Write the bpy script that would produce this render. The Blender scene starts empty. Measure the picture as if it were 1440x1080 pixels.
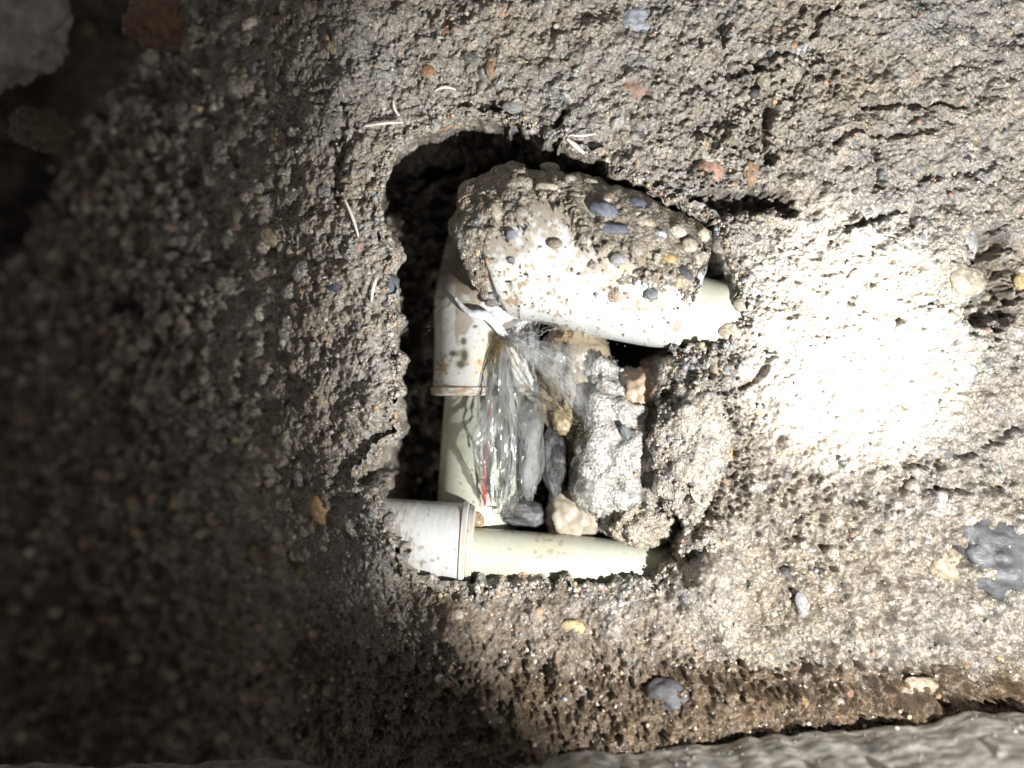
import bpy, bmesh, math, random
import numpy as np
from mathutils import Vector, Matrix, noise as mnoise

sc = bpy.context.scene
col = sc.collection
S = 0.00022            # metres per photograph pixel on the wall plane
D = 1636.0             # camera distance, in the same pixel units
rng = np.random.default_rng(7)
random.seed(7)

# ------------------------------------------------------------------ camera
cam_d = bpy.data.cameras.new('camera')
cam = bpy.data.objects.new('camera', cam_d)
col.objects.link(cam)
cam.location = (0, -D * S, 0)
cam.rotation_euler = (math.radians(90), 0, 0)
cam_d.sensor_width = 36
cam_d.lens = 36 * D / 1440
cam_d.clip_start = 0.005
cam_d.clip_end = 50
cam_d.dof.use_dof = True
cam_d.dof.focus_distance = (D - 5) * S
cam_d.dof.aperture_fstop = 3.5
sc.camera = cam

# ------------------------------------------------------------------ world and lamps
world = bpy.data.worlds.new('World')
sc.world = world
world.use_nodes = True
bg = world.node_tree.nodes['Background']
bg.inputs[0].default_value = (1.0, 0.93, 0.84, 1)
bg.inputs[1].default_value = 0.20

LP = Vector((620, -1000, -420)) * S     # the hand torch, low and to the right of the lens


def torch(name, power, size, blend, target, colr=(1, 0.98, 0.945), rad=0.0022):
    ld = bpy.data.lights.new(name, 'SPOT')
    ld.energy = power
    ld.spot_size = math.radians(size)
    ld.spot_blend = blend
    ld.color = colr
    ld.shadow_soft_size = rad
    o = bpy.data.objects.new(name, ld)
    col.objects.link(o)
    o.location = LP
    t = Vector(((target[0] - 720) * S, 0, (540 - target[1]) * S))
    o.rotation_euler = (t - LP).to_track_quat('-Z', 'Y').to_euler()
    return o


torch('torch_spill', 9.3, 71, 0.34, (1200, 580))
torch('torch_core', 25.0, 20.5, 1.0, (1200, 490))

sc.view_settings.view_transform = 'Standard'
sc.view_settings.look = 'None'
sc.view_settings.exposure = 0
sc.view_settings.gamma = 1
sc.render.engine = 'CYCLES'
sc.cycles.max_bounces = 8
sc.cycles.transparent_max_bounces = 16
sc.cycles.caustics_reflective = False
sc.cycles.caustics_refractive = False
sc.cycles.use_denoising = True
sc.cycles.sample_clamp_indirect = 4


# ------------------------------------------------------------------ helpers
def P(px, py, d):
    """photograph pixel at depth d behind the wall plane -> world point (metres)"""
    k = (D + d) / D
    return Vector(((px - 720) * S * k, d * S, (540 - py) * S * k))


def sstep(a, b, x):
    t = np.clip((x - a) / (b - a), 0, 1)
    return t * t * (3 - 2 * t)


def fnoise(shape, wl, beta=0.0, seed=0, hi=None):
    """gaussian noise, wavelengths from wl (in cells) down to hi, spectrum 1/f^beta; std 1"""
    r = np.random.default_rng(seed)
    F = np.fft.rfft2(r.standard_normal(shape).astype(np.float32))
    fy = np.fft.fftfreq(shape[0])[:, None]
    fx = np.fft.rfftfreq(shape[1])[None, :]
    f = np.sqrt(fx * fx + fy * fy)
    f[0, 0] = 1
    f0 = 1.0 / wl
    flt = 1.0 / (np.maximum(f, f0) / f0) ** beta
    flt *= np.exp(-(f0 * 0.5 / np.maximum(f, 1e-9)) ** 4)
    if hi:
        flt *= np.exp(-(f * hi) ** 2)
    else:
        flt *= np.exp(-(f * 2.0) ** 2)
    flt[0, 0] = 0
    n = np.fft.irfft2(F * flt, s=shape)
    return (n / n.std()).astype(np.float32)


LAT = rng.standard_normal((48, 48, 48)).astype(np.float32)


def noise3(x, y, z, cell):
    """smooth value noise at points (px units), std about 0.6"""
    x, y, z = 0.8 * x + 0.36 * y - 0.48 * z, -0.6 * x + 0.48 * y - 0.64 * z, 0.8 * y + 0.6 * z   # turned lattice
    def sp(a):
        a = np.asarray(a, np.float32) / cell + 1000.0
        i = np.floor(a).astype(np.int32); f = a - i
        return i % 48, (i + 1) % 48, f * f * (3 - 2 * f)
    x0, x1, fx = sp(x); y0, y1, fy = sp(y); z0, z1, fz = sp(z)
    def lx(yy, zz): return LAT[x0, yy, zz] * (1 - fx) + LAT[x1, yy, zz] * fx
    return (lx(y0, z0) * (1 - fy) + lx(y1, z0) * fy) * (1 - fz) + (lx(y0, z1) * (1 - fy) + lx(y1, z1) * fy) * fz


def tag(o, label=None, cat=None, group=None, kind=None):
    if label: o['label'] = label
    if cat: o['category'] = cat
    if group: o['group'] = group
    if kind: o['kind'] = kind
    return o


def link(name, me, mat=None, parent=None):
    o = bpy.data.objects.new(name, me)
    col.objects.link(o)
    if mat is not None and me is not None and len(me.materials) == 0:
        me.materials.append(mat)
    if parent is not None:
        o.parent = parent
        o.matrix_parent_inverse = parent.matrix_world.inverted()
    return o


def empty(name, loc=(0, 0, 0)):
    o = bpy.data.objects.new(name, None)
    o.empty_display_size = 0.01
    o.location = loc
    col.objects.link(o)
    o.matrix_world = Matrix.Translation(Vector(loc))
    return o


def np_mesh(name, V, F, C=None, smooth=True):
    V = np.asarray(V, np.float32)
    F = np.asarray(F, np.int32)
    k = F.shape[1]
    me = bpy.data.meshes.new(name)
    me.vertices.add(len(V))
    me.vertices.foreach_set('co', V.ravel())
    me.loops.add(len(F) * k)
    me.loops.foreach_set('vertex_index', F.ravel())
    me.polygons.add(len(F))
    me.polygons.foreach_set('loop_start', np.arange(len(F), dtype=np.int32) * k)
    me.update(calc_edges=True)
    if C is not None:
        ca = me.color_attributes.new('Col', 'FLOAT_COLOR', 'POINT')
        rgba = np.ones((len(V), 4), np.float32)
        rgba[:, :3] = C
        ca.data.foreach_set('color', rgba.ravel())
    if smooth:
        me.polygons.foreach_set('use_smooth', np.ones(len(F), bool))
    me.validate()
    return me


def grid_faces(nr, nc, wrap=False):
    i = np.arange(nr - 1)[:, None]
    j = np.arange(nc if wrap else nc - 1)[None, :]
    j2 = (j + 1) % nc
    a = i * nc + j
    b = i * nc + j2
    c = (i + 1) * nc + j2
    d = (i + 1) * nc + j
    return np.stack([a, b, c, d], -1).reshape(-1, 4)


def material(name, sand=0.0, base=None, attr=None, objcol=False, rough=0.5, rvar=0.15, bump=0.3, bscale=900,
             coat=0.0, mottle=0.25, mscale=500, spec=0.5, sss=0.0, rscale=300):
    m = bpy.data.materials.new(name)
    m.use_nodes = True
    nt = m.node_tree
    n, l = nt.nodes, nt.links
    b = n['Principled BSDF']
    tc = n.new('ShaderNodeTexCoord')
    def nz(scale, det=4, ro=0.6):
        t = n.new('ShaderNodeTexNoise')
        t.inputs['Scale'].default_value = scale
        t.inputs['Detail'].default_value = det
        t.inputs['Roughness'].default_value = ro
        l.new(tc.outputs['Object'], t.inputs['Vector'])
        return t
    if attr:
        a = n.new('ShaderNodeAttribute'); a.attribute_name = attr; src = a.outputs['Color']
    elif objcol:
        a = n.new('ShaderNodeObjectInfo'); src = a.outputs['Color']
    else:
        a = n.new('ShaderNodeRGB'); a.outputs[0].default_value = (*base, 1); src = a.outputs[0]
    t = nz(mscale, 5, 0.65)
    mr = n.new('ShaderNodeMapRange')
    mr.inputs[1].default_value = 0.3; mr.inputs[2].default_value = 0.7
    mr.inputs[3].default_value = 1 - mottle; mr.inputs[4].default_value = 1 + mottle
    l.new(t.outputs['Fac'], mr.inputs[0])
    mx = n.new('ShaderNodeVectorMath'); mx.operation = 'SCALE'
    l.new(src, mx.inputs[0]); l.new(mr.outputs[0], mx.inputs['Scale'])
    csrc = mx.outputs[0]
    if sand:
        vo = n.new('ShaderNodeTexVoronoi'); vo.inputs['Scale'].default_value = sand
        l.new(tc.outputs['Object'], vo.inputs['Vector'])
        hs = n.new('ShaderNodeSeparateColor'); l.new(vo.outputs['Color'], hs.inputs[0])
        m4 = n.new('ShaderNodeMapRange'); m4.inputs[3].default_value = .62; m4.inputs[4].default_value = 1.42
        l.new(hs.outputs[0], m4.inputs[0])
        mx2 = n.new('ShaderNodeVectorMath'); mx2.operation = 'SCALE'
        l.new(csrc, mx2.inputs[0]); l.new(m4.outputs[0], mx2.inputs['Scale']); csrc = mx2.outputs[0]
    l.new(csrc, b.inputs['Base Color'])
    t2 = nz(rscale, 3)
    r2 = n.new('ShaderNodeMapRange')
    r2.inputs[1].default_value = 0.3; r2.inputs[2].default_value = 0.7
    r2.inputs[3].default_value = max(0.04, rough - rvar); r2.inputs[4].default_value = min(1, rough + rvar)
    l.new(t2.outputs['Fac'], r2.inputs[0]); l.new(r2.outputs[0], b.inputs['Roughness'])
    if bump:
        t3 = nz(bscale, 6, 0.7)
        bp = n.new('ShaderNodeBump')
        bp.inputs['Strength'].default_value = bump
        bp.inputs['Distance'].default_value = 0.001
        l.new(t3.outputs['Fac'], bp.inputs['Height'])
        t4 = nz(bscale * 3.3, 3, 0.6)
        bp2 = n.new('ShaderNodeBump')
        bp2.inputs['Strength'].default_value = min(1, bump * 0.9)
        bp2.inputs['Distance'].default_value = 0.0004
        l.new(t4.outputs['Fac'], bp2.inputs['Height'])
        if sand:
            iv = n.new('ShaderNodeMath'); iv.operation = 'MULTIPLY'; iv.inputs[1].default_value = -1.0
            l.new(vo.outputs['Distance'], iv.inputs[0])
            bp3 = n.new('ShaderNodeBump'); bp3.inputs['Strength'].default_value = .8; bp3.inputs['Distance'].default_value = .0005
            l.new(iv.outputs[0], bp3.inputs['Height']); l.new(bp.outputs[0], bp3.inputs['Normal'])
            bp = bp3
        l.new(bp.outputs[0], bp2.inputs['Normal'])
        l.new(bp2.outputs[0], b.inputs['Normal'])
        if coat: l.new(bp2.outputs[0], b.inputs['Coat Normal'])
    b.inputs['Specular IOR Level'].default_value = spec
    b.inputs['Coat Weight'].default_value = coat
    b.inputs['Coat Roughness'].default_value = 0.09
    if sss:
        b.inputs['Subsurface Weight'].default_value = sss
        b.inputs['Subsurface Radius'].default_value = (0.004, 0.004, 0.003)
        b.inputs['Subsurface Scale'].default_value = 0.4
    return m


M_wall = material('wet_mortar', sand=1500, attr='Col', rough=0.33, rvar=0.2, bump=0.6, bscale=1000, coat=0.85, mottle=0.35, mscale=900)
M_stone = material('stone', objcol=True, rough=0.5, rvar=0.2, bump=0.5, bscale=4.5, coat=0.12, mottle=0.55, mscale=3.2, rscale=3)
M_wetstone = material('wet_stone', objcol=True, rough=0.28, rvar=0.15, bump=0.5, bscale=4.5, coat=1.0, mottle=0.6, mscale=3.2, rscale=3)
M_grit = material('grit', attr='Col', rough=0.35, rvar=0.2, bump=0.25, bscale=1500, coat=0.4, mottle=0.25, mscale=900)
M_white = material('white_plastic', attr='Col', rough=0.33, rvar=0.12, bump=0.06, bscale=500, coat=0.2, mottle=0.05, mscale=250)
M_pipe = material('pale_pipe', attr='Col', rough=0.3, rvar=0.1, bump=0.05, bscale=400, coat=0.15, mottle=0.05, mscale=200, sss=0.1)
M_lump = material('pale_mortar', sand=1000, attr='Col', rough=0.3, rvar=0.15, bump=0.3, bscale=500, coat=0.9, mottle=0.18, mscale=350)
M_smooth = material('smooth_beige', attr='Col', rough=0.35, rvar=0.1, bump=0.1, bscale=200, coat=0.3, mottle=0.12, mscale=120)
M_ledge = material('wet_cement', attr='Col', rough=0.4, rvar=0.15, bump=0.2, bscale=350, coat=0.3, mottle=0.45, mscale=200)
M_straw = material('straw', base=(0.62, 0.60, 0.55), rough=0.3, rvar=0.1, bump=0.3, bscale=900, coat=0.3, mottle=0.2)
M_red = material('red_print', base=(0.55, 0.035, 0.03), rough=0.35, bump=0, mottle=0.25, mscale=500)

# ------------------------------------------------------------------ the wall: one relief with the broken-out hole
G = 1.6
X0, X1, Y0, Y1 = -420.0, 1900.0, -260.0, 1330.0
nx = int((X1 - X0) / G) + 1
ny = int((Y1 - Y0) / G) + 1
U, Vv = np.meshgrid(X0 + np.arange(nx) * G, Y0 + np.arange(ny) * G)
U = U.astype(np.float32); Vv = Vv.astype(np.float32)
shp = U.shape


def gauss(px, py, cx, cy, sx, sy=None):
    sy = sy or sx
    return np.exp(-((px - cx) / sx) ** 2 - ((py - cy) / sy) ** 2)


def poly_sd(px, py, pts):
    """signed distance, positive inside"""
    d2 = np.full(px.shape, 1e12, np.float32)
    ins = np.zeros(px.shape, bool)
    for (x1, y1), (x2, y2) in zip(pts, pts[1:] + pts[:1]):
        ex, ey = x2 - x1, y2 - y1
        wx, wy = px - x1, py - y1
        t = np.clip((wx * ex + wy * ey) / (ex * ex + ey * ey), 0, 1)
        d2 = np.minimum(d2, (wx - ex * t) ** 2 + (wy - ey * t) ** 2)
        if y1 != y2:
            c = ((y1 <= py) != (y2 <= py)) & (px < (x2 - x1) * (py - y1) / (y2 - y1) + x1)
            ins ^= c
    d = np.sqrt(d2)
    return np.where(ins, d, -d)


ARC = [(-70, -70), (300, -70), (275, -20), (232, 52), (170, 122), (118, 205), (70, 300), (20, 370), (-70, 420)]


def smooth_H(px, py):
    xr = np.interp(py, [-200, 0, 200, 420, 600, 720, 830, 930, 1200], [470, 478, 486, 492, 515, 540, 610, 660, 700])
    e = xr - px
    h = 30 * np.exp(-(np.minimum(e, 0) / 70) ** 2) - 34 * np.log1p(np.exp(np.clip((np.minimum(e, 480) - 45) / 34, -20, 60))) * 1.34
    B = np.clip((py - 800) / 280, 0, 1.6)
    h = h + 95 * B ** 1.3 * (1 - 0.35 * sstep(700, 1300, px))
    h += 30 * gauss(px, py, 530, 770, 70, 80) + 26 * gauss(px, py, 1078, 450, 36, 46) + 88 * gauss(px, py, 1003, 812, 44, 46)
    h += 26 * gauss(px, py, 700, 880, 160, 45)
    h += 18 * gauss(px, py, 1180, 700, 200, 60) - 16 * gauss(px, py, 1280, 870, 160, 60)
    h += 14 * gauss(px, py, 1200, 480, 190, 120)
    h += 20 * gauss(px, py, 700, 60, 240, 60) * 0.6
    return h


px, py = U.copy(), Vv.copy()
for _ in range(5):
    h = smooth_H(px, py)
    k = 1 - np.clip(h, -800, 500) / D
    px = 720 + (U - 720) / k
    py = 540 + (Vv - 540) / k
PX, PY = px, py

HOLE = [(534, 247), (550, 210), (584, 180), (638, 163), (690, 160), (735, 176), (770, 196), (812, 207), (850, 226), (885, 250),
        (925, 268), (968, 290), (1002, 312), (1030, 360), (1046, 405), (1046, 445), (1024, 474), (985, 492), (950, 494), (938, 512),
        (926, 540), (928, 600), (926, 660), (948, 700), (966, 750), (956, 792), (915, 816), (850, 828), (800, 818), (740, 818), (668, 828),
        (604, 822), (568, 796), (546, 750), (526, 704), (506, 678), (496, 655), (530, 640), (552, 612), (562, 560), (556, 480),
        (547, 420), (545, 360), (536, 300)]
edge_n = fnoise(shp, 30, 1.6, 3) * 5.0
sd = poly_sd(PX, PY, HOLE) + edge_n
depth_fl = 215 + 30 * fnoise(shp, 60, 1.5, 5)
depth_fl = depth_fl - 60 * sstep(880, 960, PX)
rim = 9.0
hole = np.clip(sd / rim, 0, 1)
Hs = smooth_H(PX, PY)

# far corner behind the arc of the near lump
arc_sd = poly_sd(PX, PY, ARC) + fnoise(shp, 60, 1.4, 8) * 7
corner = sstep(0, 60, arc_sd)

det = (fnoise(shp, 95, 1.6, 11) * 6.0 + fnoise(shp, 34, 1.3, 12) * 2.2)
crumb = fnoise(shp, 17, 0.9, 13)
crumb_amt = 0.55 + 0.45 * sstep(-0.8, 1.0, fnoise(shp, 160, 1.5, 14))
det += np.where(crumb > 0, crumb, crumb * 1.7) * 0.8 * crumb_amt * (1 - 0.4 * sstep(1080, 1180, PX))
# crumbly gravelly belt from the top of the hole toward the right
belt = np.exp(-(((PX - 1010) * 0.8 + (PY - 230) * 0.55) / 95) ** 2) * sstep(40, 90, PY) * (1 - sstep(320, 420, PY))
det += belt * fnoise(shp, 30, 1.0, 15) * 5
belt2 = gauss(PX, PY, 1000, 560, 60, 120) + gauss(PX, PY, 1020, 690, 60, 60)
det += belt2 * fnoise(shp, 36, 0.9, 16) * 7


def groove(pts, w, dep, seed, jag=3.0):
    """a narrow recess along a polyline"""
    global det
    dd = np.full(shp, 1e9, np.float32)
    for (x1, y1), (x2, y2) in zip(pts, pts[1:]):
        ex, ey = x2 - x1, y2 - y1
        wx, wy = PX - x1, PY - y1
        t = np.clip((wx * ex + wy * ey) / (ex * ex + ey * ey), 0, 1)
        dd = np.minimum(dd, np.hypot(wx - ex * t, wy - ey * t))
    dd = dd + fnoise(shp, 22, 1.4, seed) * jag
    det = det - dep * (1 - sstep(w * 0.1, w * 1.05, dd))


groove([(1215, 150), (1270, 146), (1320, 145), (1358, 148)], 6, 16, 21, 1.6)
groove([(1178, 196), (1205, 184), (1240, 188), (1275, 187), (1312, 180)], 7, 17, 22, 2.2)
groove([(1082, 150), (1074, 190), (1083, 228)], 11, 30, 23)
groove([(1040, 105), (1060, 85), (1072, 92)], 6, 20, 24)
groove([(965, 290), (1000, 288), (1045, 285), (1090, 278), (1104, 288)], 19, 75, 25, 4)
groove([(1010, 20), (1018, 50)], 9, 26, 26)
groove([(1148, 45), (1152, 25), (1182, 5)], 6, 20, 27)
groove([(1232, 195), (1236, 230), (1240, 262)], 6, 18, 28)
groove([(1190, 322), (1220, 312), (1250, 300), (1282, 292), (1284, 315)], 7, 22, 29, 2)
groove([(1296, 252), (1350, 240), (1400, 232)], 7, 14, 30, 3)
groove([(1395, 345), (1400, 380), (1404, 415), (1395, 440)], 38, 80, 31, 5)
groove([(1100, 800), (1112, 815)], 14, 22, 32)
groove([(1185, 760), (1215, 752), (1232, 742)], 12, 16, 33)
groove([(1190, 790), (1193, 850), (1180, 910)], 5, 14, 34, 2.5)
groove([(1040, 815), (1068, 848)], 6, 14, 35)
groove([(1120, 728), (1140, 716)], 11, 24, 36)
groove([(1280, 655), (1320, 650), (1380, 628), (1440, 600)], 9, 22, 37, 4)
groove([(1300, 690), (1380, 690), (1450, 672)], 8, 18, 38, 3)
groove([(722, 165), (690, 148)], 6, 24, 39)
groove([(780, 178), (794, 160)], 6, 30, 40, 2)
groove([(995, 715), (985, 660), (1000, 640)], 14, 32, 41, 5)
groove([(1060, 470), (1085, 500), (1050, 545)], 9, 22, 42, 4)
groove([(560, 300), (540, 330)], 8, 16, 43, 3)
groove([(165, 430), (185, 425)], 18, 40, 44, 3)
groove([(480, 150), (470, 260)], 12, 16, 45, 5)
groove([(980, 945), (1100, 965), (1250, 955), (1460, 985)], 30, 42, 46, 7)
groove([(930, 800), (985, 770)], 14, 26, 47, 5)

wild = sstep(0, 350, 480 - PX) * 1.3
det += wild * fnoise(shp, 70, 1.3, 50) * 11
lowr = sstep(1020, 1120, PX) * sstep(600, 680, PY)
det += lowr * (fnoise(shp, 75, 1.5, 52) * 10 + fnoise(shp, 28, 1.2, 53) * 3.4)
bot = sstep(860, 960, PY) * (1 - 0.4 * sstep(900, 1100, PX))
det += bot * fnoise(shp, 45, 1.2, 51) * 7

H = Hs - 300 * corner + det * (1 - 0.4 * corner)
H = H * (1 - hole) + (-depth_fl) * hole

# --- sand grains pressed into the relief, each with a colour of its own
lowtan = fnoise(shp, 230, 1.5, 60) * 0.5 + 0.9 * sstep(560, 820, PY) * sstep(850, 1050, PX) + 0.5 * gauss(PX, PY, 1200, 480, 200, 150)
C = np.empty(shp + (3,), np.float32)
tanw = np.clip(0.45 + 0.35 * lowtan, 0, 1)[..., None]
C[:] = np.array([0.250, 0.240, 0.228]) * (1 - tanw) + np.array([0.250, 0.215, 0.168]) * tanw
C *= (1 + 0.14 * fnoise(shp, 40, 1.2, 61) + 0.08 * fnoise(shp, 8, 0.5, 62))[..., None]
pal = np.array([[0.27, 0.24, 0.195], [0.33, 0.30, 0.25], [0.20, 0.185, 0.16], [0.14, 0.155, 0.185], [0.06, 0.062, 0.07],
                [0.34, 0.19, 0.085], [0.36, 0.28, 0.13], [0.37, 0.36, 0.34], [0.30, 0.16, 0.11], [0.25, 0.24, 0.15]], np.float32)
pal = pal * .72 + pal.mean(1, keepdims=True) * .28
pal *= np.array([1.18, 1.16, 1.13], np.float32)
pw = np.array([0.30, 0.16, 0.18, 0.12, 0.06, 0.035, 0.045, 0.05, 0.02, 0.03]); pw /= pw.sum()
NG = 38000
gx = rng.uniform(0, nx, NG); gy = rng.uniform(0, ny, NG)
gr = np.clip(1.35 * (1 - rng.random(NG)) ** (-1 / 3.0), 1.25, 6.0)     # radius in cells
big = rng.random(NG) < 0.16
gleft = (gx * G + X0) < 420
gr = np.where(big & gleft, rng.uniform(3.5, 8.5, NG), gr)
order = np.argsort(gr)[::-1]
gc = pal[rng.choice(len(pal), NG, p=pw)] * rng.uniform(0.8, 1.2, (NG, 1)).astype(np.float32)
gc[gleft] *= rng.uniform(.5, 1.7, (int(gleft.sum()), 1))
asp = rng.uniform(0.7, 1.35, NG); ang = rng.uniform(0, np.pi, NG); prot = rng.uniform(0.02, 0.5, NG) + 0.2 * (big & gleft); mixw = rng.uniform(0.25, 1, NG)
Hb = H.copy()
for i in order:
    r = gr[i]; cx, cy = gx[i], gy[i]
    x0 = max(int(cx - r * 1.4), 0); x1 = min(int(cx + r * 1.4) + 2, nx)
    y0 = max(int(cy - r * 1.4), 0); y1 = min(int(cy + r * 1.4) + 2, ny)
    if x1 <= x0 or y1 <= y0: continue
    ix = min(int(cx), nx - 1); iy = min(int(cy), ny - 1)
    if hole[iy, ix] > 0.02 and hole[iy, ix] < 0.98: continue
    X = np.arange(x0, x1)[None, :] - cx; Y = np.arange(y0, y1)[:, None] - cy
    ca, sa = math.cos(ang[i]), math.sin(ang[i])
    a = (X * ca + Y * sa) / asp[i]; b = (-X * sa + Y * ca) * asp[i]
    q = 1 - (np.abs(a / r) ** 2.4 + np.abs(b / r) ** 2.4)
    hb = Hb[y0:y1, x0:x1]
    top = hb[int(min(max(iy - y0, 0), hb.shape[0] - 1)), int(min(max(ix - x0, 0), hb.shape[1] - 1))] + r * G * 0.66 * (prot[i] - 0.92 + np.sqrt(np.clip(q, 0, 1)) * 0.95)
    sub = H[y0:y1, x0:x1]
    m = (q > 0) & (top > sub)
    sub[m] = top[m]
    w = mixw[i] * m[..., None] * np.clip(q * 4, 0, 1)[..., None]
    C[y0:y1, x0:x1] = C[y0:y1, x0:x1] * (1 - w) + gc[i] * w
H += fnoise(shp, 5, 0.3, 63) * 0.45
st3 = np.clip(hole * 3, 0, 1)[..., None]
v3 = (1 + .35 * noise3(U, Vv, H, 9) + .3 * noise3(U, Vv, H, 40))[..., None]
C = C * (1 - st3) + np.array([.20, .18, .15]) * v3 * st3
# brown damp earth along the foot, with the ledge's shade painted in; left darkened too
damp_shade = np.clip(sstep(800, 900, PY + 40 * fnoise(shp, 120, 1.3, 64)) * (1 - sstep(860, 1060, PX)) + .8 * sstep(925, 965, PY + 14 * fnoise(shp, 60, 1.3, 65)) + 0.35 * (1 - sstep(430, 530, PX)), 0, 1)[..., None]
C = C * (1 - damp_shade * np.array([.42, .49, .56]))
mud_shade = (sstep(928, 962, PY + 16 * fnoise(shp, 70, 1.3, 66)) * sstep(560, 760, PX))[..., None]  # mud band deepened in colour to stand in for the ledge's shadow
C = C * (1 - mud_shade * np.array([.42, .50, .60]))
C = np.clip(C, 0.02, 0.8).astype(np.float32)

# sideways crumble so the hole's walls and the ledges overhang in places
steep = np.clip(hole * 4, 0, 1)
def side(o):
    n_ = noise3(U + o, Vv, 0 * H, 17) * 1.0 * (1 - steep)
    return n_ + noise3(U, Vv, H + o, 40) * 3 * steep + noise3(U, Vv, H + o, 80) * 6 * steep


dxn = side(100.0); dyn = side(900.0)
und = 0.19 * np.clip(-H, 0, None) * (1 - sstep(600, 690, PX)) * sstep(190, 240, PY) * (1 - sstep(600, 680, PY)) * (hole > 0)
dxn = dxn - und

cols_idx = np.concatenate([np.arange(0, int((380 - X0) / G), 3), np.arange(int((380 - X0) / G) // 3 * 3, int((1480 - X0) / G)), np.arange(int((1480 - X0) / G), nx, 3)])


def surf(qx, qy):
    """photograph pixel -> (u, v, H) on the finished wall"""
    h = 0.0
    for _ in range(6):
        k = 1 - h / D
        u = 720 + (qx - 720) * k
        v = 540 + (qy - 540) * k
        i = int(min(max((v - Y0) / G, 0), ny - 1)); j = int(min(max((u - X0) / G, 0), nx - 1))
        h = float(Hs[i, j] + det[i, j]) if hole[i, j] < 0.05 else float(H[i, j])
    return u, v, h


XX = (U + dxn - 720)[:, cols_idx] * S
ZZ = (540 - (Vv + dyn))[:, cols_idx] * S
YY = -H[:, cols_idx] * S
V3 = np.stack([XX, YY, ZZ], -1).reshape(-1, 3)
Fq = grid_faces(ny, len(cols_idx))[:, ::-1]
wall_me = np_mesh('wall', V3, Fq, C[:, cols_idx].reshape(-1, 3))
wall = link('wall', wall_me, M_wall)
tag(wall, 'wet sandy grey mortar wall with a ragged hole broken into it', kind='structure')


def splat_grains(thick, cmap, di, dj, n, rmin, rmax, power, lo, hi, ok=None, wrap=True):
    """press n rounded grains into an offset map whose cells measure di (rows) by dj px"""
    bt = thick.copy(); ni, nj = thick.shape
    for _ in range(n):
        ci = random.randrange(ni); cj = random.randrange(nj)
        if ok is not None and not ok[ci, cj]: continue
        rad = min(rmin * (1 - random.random()) ** (-1 / power), rmax)
        a_ = di[ci] if hasattr(di, '__len__') else di
        b2 = dj[ci] if hasattr(dj, '__len__') else dj
        wi = int(rad / a_) + 1; wj = int(rad / b2) + 1
        I = np.arange(max(ci - wi, 0), min(ci + wi + 1, ni)); J = np.arange(cj - wj, cj + wj + 1)
        ca, sa = math.cos(rad * 99), math.sin(rad * 99); st_ = 0.8 + 0.45 * random.random()
        yy = (I[:, None] - ci) * a_ / rad; xx = (J[None, :] - cj) * b2 / rad
        q = 1 - np.abs((xx * ca + yy * sa) * st_) ** 2.5 - np.abs((yy * ca - xx * sa) / st_) ** 2.5
        Jm = J % nj
        t = bt[ci, cj] + rad * (random.uniform(lo, hi) + 0.9 * np.sqrt(np.clip(q, 0, 1)))
        sub = thick[np.ix_(I, Jm)]; m = (q > 0) & (t > sub)
        thick[np.ix_(I, Jm)] = np.where(m, t, sub)
        cc = pal[rng.choice(len(pal), p=pw)] * random.uniform(.8, 1.3)
        w = (m * random.uniform(.3, 1))[..., None]
        cmap[np.ix_(I, Jm)] = cmap[np.ix_(I, Jm)] * (1 - w) + cc * w


# the broken side walls of the hole: lumpy mortar with grains, going back from the rim
loop = np.array(HOLE + HOLE[:1], float)
sl = np.concatenate([[0], np.cumsum(np.hypot(*np.diff(loop, axis=0).T))])
nS = int(sl[-1] / 1.9); nZ = 84
tt = np.linspace(0, sl[-1], nS, endpoint=False)
lx = np.interp(tt, sl, loop[:, 0]); ly = np.interp(tt, sl, loop[:, 1])
for _ in range(10):
    lx = (np.roll(lx, 1) + lx * 2 + np.roll(lx, -1)) / 4; ly = (np.roll(ly, 1) + ly * 2 + np.roll(ly, -1)) / 4
# move from the nominal polygon to the jagged rim: find the crossing of the noisy distance field
tx = np.roll(lx, -3) - np.roll(lx, 3); ty = np.roll(ly, -3) - np.roll(ly, 3); ln = np.hypot(tx, ty)
inx, iny = -ty / ln, tx / ln                                   # inward (polygon runs clockwise on screen)
eu = np.empty(nS); ev = np.empty(nS); eh = np.empty(nS)
for i in range(nS):
    best = None
    for t in np.arange(-14, 15, 1.0):
        a = lx[i] + inx[i] * t; b = ly[i] + iny[i] * t
        k = 1 - smooth_H(np.array(a), np.array(b)) / D
        u = 720 + (a - 720) * k; v = 540 + (b - 540) * k
        if sd[int((v - Y0) / G), int((u - X0) / G)] > 0: best = (u, v); break
    if best is None: best = (u, v)
    eu[i], ev[i] = best
    eh[i] = float(smooth_H(np.array(lx[i]), np.array(ly[i])))
ker = np.hanning(13); ker /= ker.sum()
def sm(a): return np.convolve(np.concatenate([a[-6:], a, a[:6]]), ker, 'valid')
eu, ev, eh = sm(eu), sm(ev), sm(eh)
zrow = np.concatenate([np.linspace(-5, 30, 24), np.linspace(32, 235, nZ - 24)])
zz_ = zrow[:, None] - eh[None, :]                              # depth behind the wall plane
au = np.broadcast_to(eu, zz_.shape); av = np.broadcast_to(ev, zz_.shape)
off = 1.0 + 0.05 * np.clip(zrow, 0, None)[:, None] + noise3(au, av, zz_, 60) * 9 * sstep(0, 40, zrow)[:, None] + noise3(au + 0.4 * zz_, av, zz_, 31) * 1.8 * (1 + noise3(au, av, 0 * zz_, 60)) + noise3(au, av, zz_, 8) * 2.2
off = off - 9 * (1 - sstep(-5, 5, zrow))[:, None]
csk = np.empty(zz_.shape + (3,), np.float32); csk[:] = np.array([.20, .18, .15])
csk *= (1 + .25 * noise3(au, av, zz_, 30))[..., None]
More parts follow.
